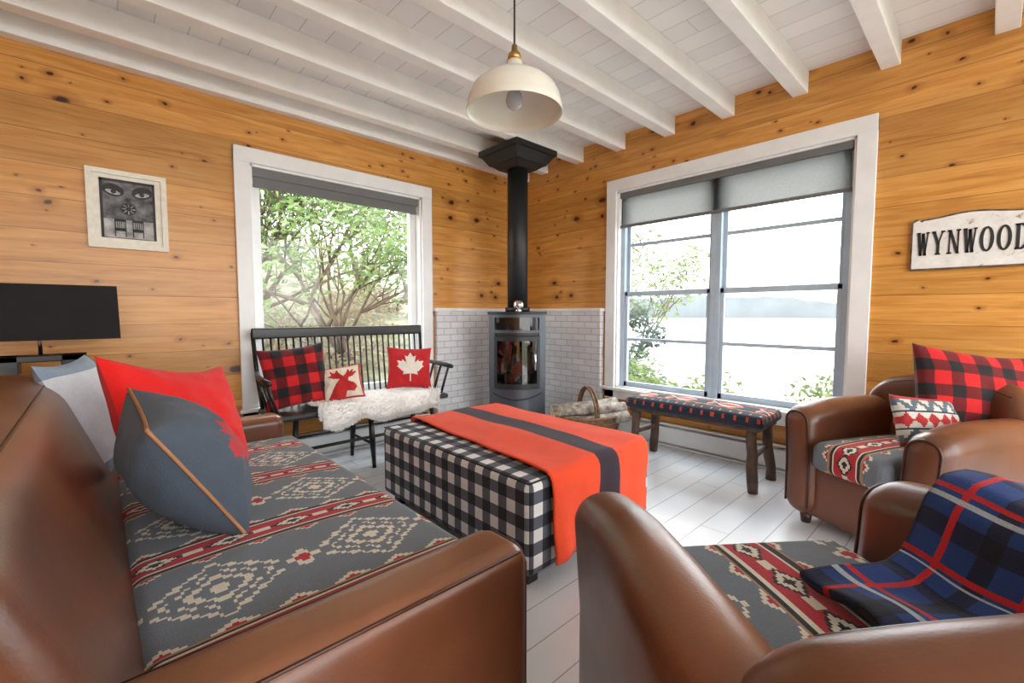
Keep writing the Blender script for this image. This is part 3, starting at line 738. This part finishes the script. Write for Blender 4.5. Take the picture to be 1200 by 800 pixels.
# ------------------------------------------------------------ EXTERIOR
def hillz(x,y):
    base=-.35
    if y>5: base+=(y-5)*.30
    if x>5.2: base-= (x-5.2)*.5 if y<6 else (x-5.2)*.25
    return max(-3.4,base)+.12*noise.noise(Vector((x*.6,y*.6,0)))
V=[];F=[];nn=60
for i in range(nn+1):
    for j in range(nn+1):
        x=-14+44*i/nn; y=-16+46*j/nn
        z_=hillz(x,y) if not(-1.6<x<3.8 and -3<y<3.9) else -.5
        V.append((x,y,z_))
for i in range(nn):
    for j in range(nn): a=i*(nn+1)+j; F.append((a,a+nn+1,a+nn+2,a+1))
mk('grass_ground',V,F,M['grass'],smooth=True)
mk('lake_water',[(8,-400,-2.9),(700,-400,-2.9),(700,500,-2.9),(8,500,-2.9)],[(0,1,2,3)],M['water'])
V=[];F=[]
for i in range(121):
    a=R(-50+i*1.1); d=420; hgt=7+8*noise.noise(Vector((i*.13,1,5)))+1.2*noise.noise(Vector((i*1.7,4,2)))+(9 if i>64 else 3 if i<56 else 3+6*(i-56)/8)
    V+=[(d*math.cos(a),d*math.sin(a),-4),(d*math.cos(a),d*math.sin(a),max(2,hgt))]
for i in range(120): F.append((2*i,2*i+2,2*i+3,2*i+1))
mk('distant_hills',V,F,M['hill'],smooth=True)
def leaves(V,F,c,rad,n,size):
    for _ in range(n):
        while True:
            p=Vector((random.uniform(-1,1),random.uniform(-1,1),random.uniform(-1,1)))
            if p.length<1: break
        p=Vector(c)+Vector((p.x*rad[0],p.y*rad[1],p.z*rad[2]))
        d=Vector((random.gauss(0,1),random.gauss(0,1),random.gauss(0,.6))).normalized(); e=d.orthogonal().normalized()
        s=size*random.uniform(.6,1.3); a=len(V); V+=[p-d*s,p+e*s*.5,p+d*s,p-e*s*.5]; F.append((a,a+1,a+2,a+3))
def tree(name,base,h,spread,nl,size,lm,lean=(0,0)):
    t=group(name,base); BV=[];BF_=[];LV=[];LF=[]
    def br(p,d,l,r,lv):
        pts=[p]; q=p; dd=d
        for i in range(5):
            dd=(dd+Vector((random.uniform(-.25,.25),random.uniform(-.25,.25),random.uniform(-.12,.18)))).normalized(); q=q+dd*l/5; pts.append(q)
        tube_data(pts,[r*(1-.12*i) for i in range(6)],6,BV,BF_)
        if lv==0: leaves(LV,LF,q,(spread*.28,)*3,nl,size); leaves(LV,LF,pts[3],(spread*.2,)*3,nl//2,size); return
        for i in range(3 if lv>1 else 4):
            s=pts[random.randint(2,5)]; nd=(dd+Vector((random.uniform(-1,1),random.uniform(-1,1),random.uniform(-.25,.5)))).normalized()
            br(s,nd,l*.68,r*.5,lv-1)
    for k in range(3): br(Vector((0,0,-.6)),Vector((lean[0]+random.uniform(-.4,.4),lean[1]+random.uniform(-.4,.4),1)).normalized(),h*.5,.07,3)
    mk('trunk',BV,BF_,M['bark'],t,True); mk('foliage',LV,LF,lm,t)
tree('leafy_tree',(3.4,6.8,0),4.2,1.3,26,.055,M['leafA'],(-.5,0))
tree('leafy_tree',(1.4,8.6,.4),4.6,1.5,24,.07,M['leafA'],(.2,0))
tree('leafy_tree',(5.6,11,1.2),6,2.0,32,.10,M['leafB'])
tree('leafy_tree',(2.2,13,1.8),6,2.2,34,.11,M['leafB'])
tree('leafy_tree',(-.5,12,1.8),6,2.2,30,.11,M['leafB'])
tree('leafy_tree',(8.9,6.7,-1.6),6.0,1.3,18,.07,M['leafS'],(0,-.12))
V=[];F=[]
for k in range(70):
    x=random.uniform(-1,7); y=random.uniform(6.2,11); leaves(V,F,(x,y,hillz(x,y)+.15),(.6,.5,.45),130,.06)
mk('dry_hedge',V,F,M['leafC'])
V=[];F=[]
for k in range(60):
    y=random.uniform(-.8,3.9); x=random.uniform(4.9,6.0); leaves(V,F,(x,y,random.uniform(-.35,.28) - .34*(1.2<y<2.0)),(.35,.35,.30),170,.04)
mk('garden_shrubs',V,F,M['leafS'])
V=[];F=[]
for k in range(10):
    y=random.uniform(.2,3.4); leaves(V,F,(4.45,y,random.uniform(-.05,.20)-.30*(1.2<y<2.0)),(.2,.25,.22),60,.03)
mk('russet_bush',V,F,M['leafR'])
V=[];F=[]
for k in range(9):
    leaves(V,F,(8.2+random.uniform(-.3,.3),4.85+random.uniform(-.3,.3),-1.6+k*.32),(.8-.07*k,)*2+(.3,),240,.06)
mk('evergreen_shrub',V,F,M['leafD'])
# ------------------------------------------------------------ LIGHT
wd=bpy.data.worlds.new('World'); S.world=wd; wd.use_nodes=True; nt=wd.node_tree; bg=nt.nodes['Background']
tc=nt.nodes.new('ShaderNodeTexCoord'); sp=nt.nodes.new('ShaderNodeSeparateXYZ'); rp=nt.nodes.new('ShaderNodeValToRGB')
nt.links.new(tc.outputs['Generated'],sp.inputs[0]); nt.links.new(sp.outputs[2],rp.inputs[0]); nt.links.new(rp.outputs[0],bg.inputs[0])
e=rp.color_ramp.elements; e[0].position=0; e[0].color=(1,.99,.97,1); e[1].position=.6; e[1].color=(.84,.92,1,1)
bg.inputs[1].default_value=7.1
su=bpy.data.lights.new('soft_sun','SUN'); su.energy=3.0; su.angle=R(25); su.color=(1,.95,.87)
o=bpy.data.objects.new('soft_sun',su); COL.objects.link(o); o.rotation_euler=Vector((-.62,-.45,-.64)).to_track_quat('-Z','Y').to_euler()
# ------------------------------------------------------------ CAMERA
cam=bpy.data.cameras.new('camera'); cam.sensor_width=36; cam.lens=523/1200*36; cam.clip_start=.03; cam.clip_end=2000
co=bpy.data.objects.new('camera',cam); COL.objects.link(co); co.location=(0,0,1.1); co.rotation_euler=(R(90-3.6),0,R(47-90)); S.camera=co
S.view_settings.view_transform='Standard'
